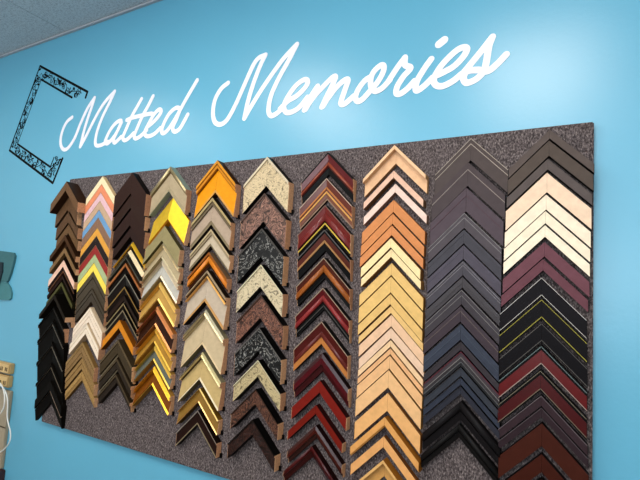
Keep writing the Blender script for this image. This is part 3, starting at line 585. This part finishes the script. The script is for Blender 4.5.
cable([(-2.7162, 0.011999999999999999, -1.0783), (-2.6101, -0.018000000000000002, -1.0593), (-2.5664, -0.018000000000000002, -1.0788), (-2.5373, -0.018000000000000002, -1.1203), (-2.5268, -0.018000000000000002, -1.1641), (-2.537, -0.018000000000000002, -1.201), (-2.5774, -0.018000000000000002, -1.2332), (-2.6781, 0.011999999999999999, -1.2723)], 'shorter white cable curling in front of the beige panel')

def slab(nm, P, y0, y1, m, parent=None):
    bm = bmesh.new()
    a = [bm.verts.new((x, y0, z)) for x, z in P]; b = [bm.verts.new((x, y1, z)) for x, z in P]
    bm.faces.new(a); bm.faces.new(b)
    for i in range(len(P)):
        j = (i+1) % len(P); bm.faces.new((a[i], a[j], b[j], b[i]))
    return obj(nm, bm, m, parent)
r = thing('edge_shape', (-2.76, WALL_Y, -.63+FLOOR), 'small dark green and grey unidentified shape on the wall at the left edge', 'wall hanging')  # unidentified flat shape, built as green slabs with a darker one
slab('upper_panel', [(-.16, .27), (.03, .258), (.05, .24), (.045, .20), (.03, .14), (.012, .10), (.0, .09), (-.16, .09)], -.012, -.0001, plain('grey_green', '#38686e', .8), r)
slab('dark_middle', [(-.16, .205), (-.055, .20), (-.045, .15), (-.065, .07), (-.10, .035), (-.16, .03)], -.018, -.0121, plain('dark_navy', '#0a222c', .8), r)
slab('lower_panel', [(-.16, .088), (.0, .088), (.04, .06), (.06, .03), (.06, .0), (.04, -.01), (-.16, -.012)], -.010, -.0001, plain('sea_green', '#427a80', .8), r)

# ------------------------------------------------------------------ the room
CZ = .8997+FLOOR
XL, XR, YB = -4.2, 3.2, -5.2
pw = plain('pale_wall_paint', '#d8d2c8', .7); wp = wall_paint(); cm = ceiling_mat()
bbox('wall_back', (XL, XR, WALL_Y, WALL_Y+.12, 0, CZ+.1), wp, kind='structure')
bbox('wall_left', (XL-.12, XL, YB, WALL_Y+.12, 0, CZ+.1), pw, kind='structure')
bbox('wall_right', (XR, XR+.12, YB, WALL_Y+.12, 0, CZ+.1), pw, kind='structure')
bbox('wall_front', (XL, XR, YB-.12, YB, 0, CZ+.1), plain('dark_wall_paint', '#5f5a58', .7), kind='structure')
bbox('floor', (XL-.1, XR+.1, YB-.1, WALL_Y+.1, -.1, 0), plain('brown_floor', '#5c4c3c', .5), kind='structure')
bm = bmesh.new(); step = .6314; x0 = -2.4840
box(bm, XL, XR, YB, WALL_Y, CZ+.004, CZ+.1)
ys = [WALL_Y-.58-step*k for k in range(0, 9)]
edges_y = [WALL_Y-.012]+ys
kx = range(-3, 10)
for i in kx:
    xa, xb = max(XL, x0+step*i+.0035), min(XR, x0+step*(i+1)-.0035)
    if xb <= xa: continue
    for ya, yb in zip(edges_y[:-1], edges_y[1:]):
        if yb-.0 < YB: continue
        box(bm, xa, xb, yb+.0035, ya-.0035, CZ, CZ+.0039)
obj('ceiling', bm, cm, kind='structure')
# pale wall angle carrying the tiles
bbox('trim_1', (XL, XR, WALL_Y-.014, WALL_Y-.0002, CZ-.012, CZ-.0003), plain('white_wall_angle', '#a9b0b8', .5), kind='structure')

# ------------------------------------------------------------------ light: fluorescent ceiling panels, plus one added as fill at far left
def area(x, y, sx, sy, power, col=(1, .91, .82)):
    l = bpy.data.lights.new('ceiling_panel_or_fill', 'AREA'); l.shape = 'RECTANGLE'; l.size = sx; l.size_y = sy
    l.energy = power; l.color = col
    o = bpy.data.objects.new('ceiling_panel_or_fill', l); COL.objects.link(o); o.location = (x, y, CZ-.02)
for (x, y, p) in LIGHTS: area(x, y, .6, 1.2, p)
# added cool fill at the front wall, tilted up; no window is built
l = bpy.data.lights.new('added_cool_fill', 'AREA'); l.shape = 'RECTANGLE'; l.size = 5.2; l.size_y = 1.5
l.energy = FILL_POWER; l.color = (.85, .94, 1)
o = bpy.data.objects.new('added_cool_fill', l); COL.objects.link(o)
o.location = (-.6, YB+.05, 1.85); o.rotation_euler = (math.radians(140), 0, 0)

w = bpy.data.worlds.new('room_air'); S.world = w; w.use_nodes = True
w.node_tree.nodes['Background'].inputs[0].default_value = (.6, .65, .7, 1)
w.node_tree.nodes['Background'].inputs[1].default_value = .3

# ------------------------------------------------------------------ camera
cd = bpy.data.cameras.new('camera'); cam = bpy.data.objects.new('camera', cd); COL.objects.link(cam)
cd.sensor_width = 36; cd.lens = 464.445/640*36; cd.clip_start = .02
R = ((0.87407, -0.485785, 0.00386), (0.482523, 0.867225, -0.122848), (0.05633, 0.109241, 0.992418))
mw = Matrix(((R[0][0], R[0][2], -R[0][1], .07278), (R[1][0], R[1][2], -R[1][1], -1.42112), (R[2][0], R[2][2], -R[2][1], -.49068+FLOOR), (0, 0, 0, 1)))
cam.matrix_world = mw
S.camera = cam
S.view_settings.view_transform = 'Standard'; S.view_settings.look = 'None'
S.view_settings.gamma = 1; S.view_settings.use_curve_mapping = False
S.view_settings.exposure = EXPOSURE
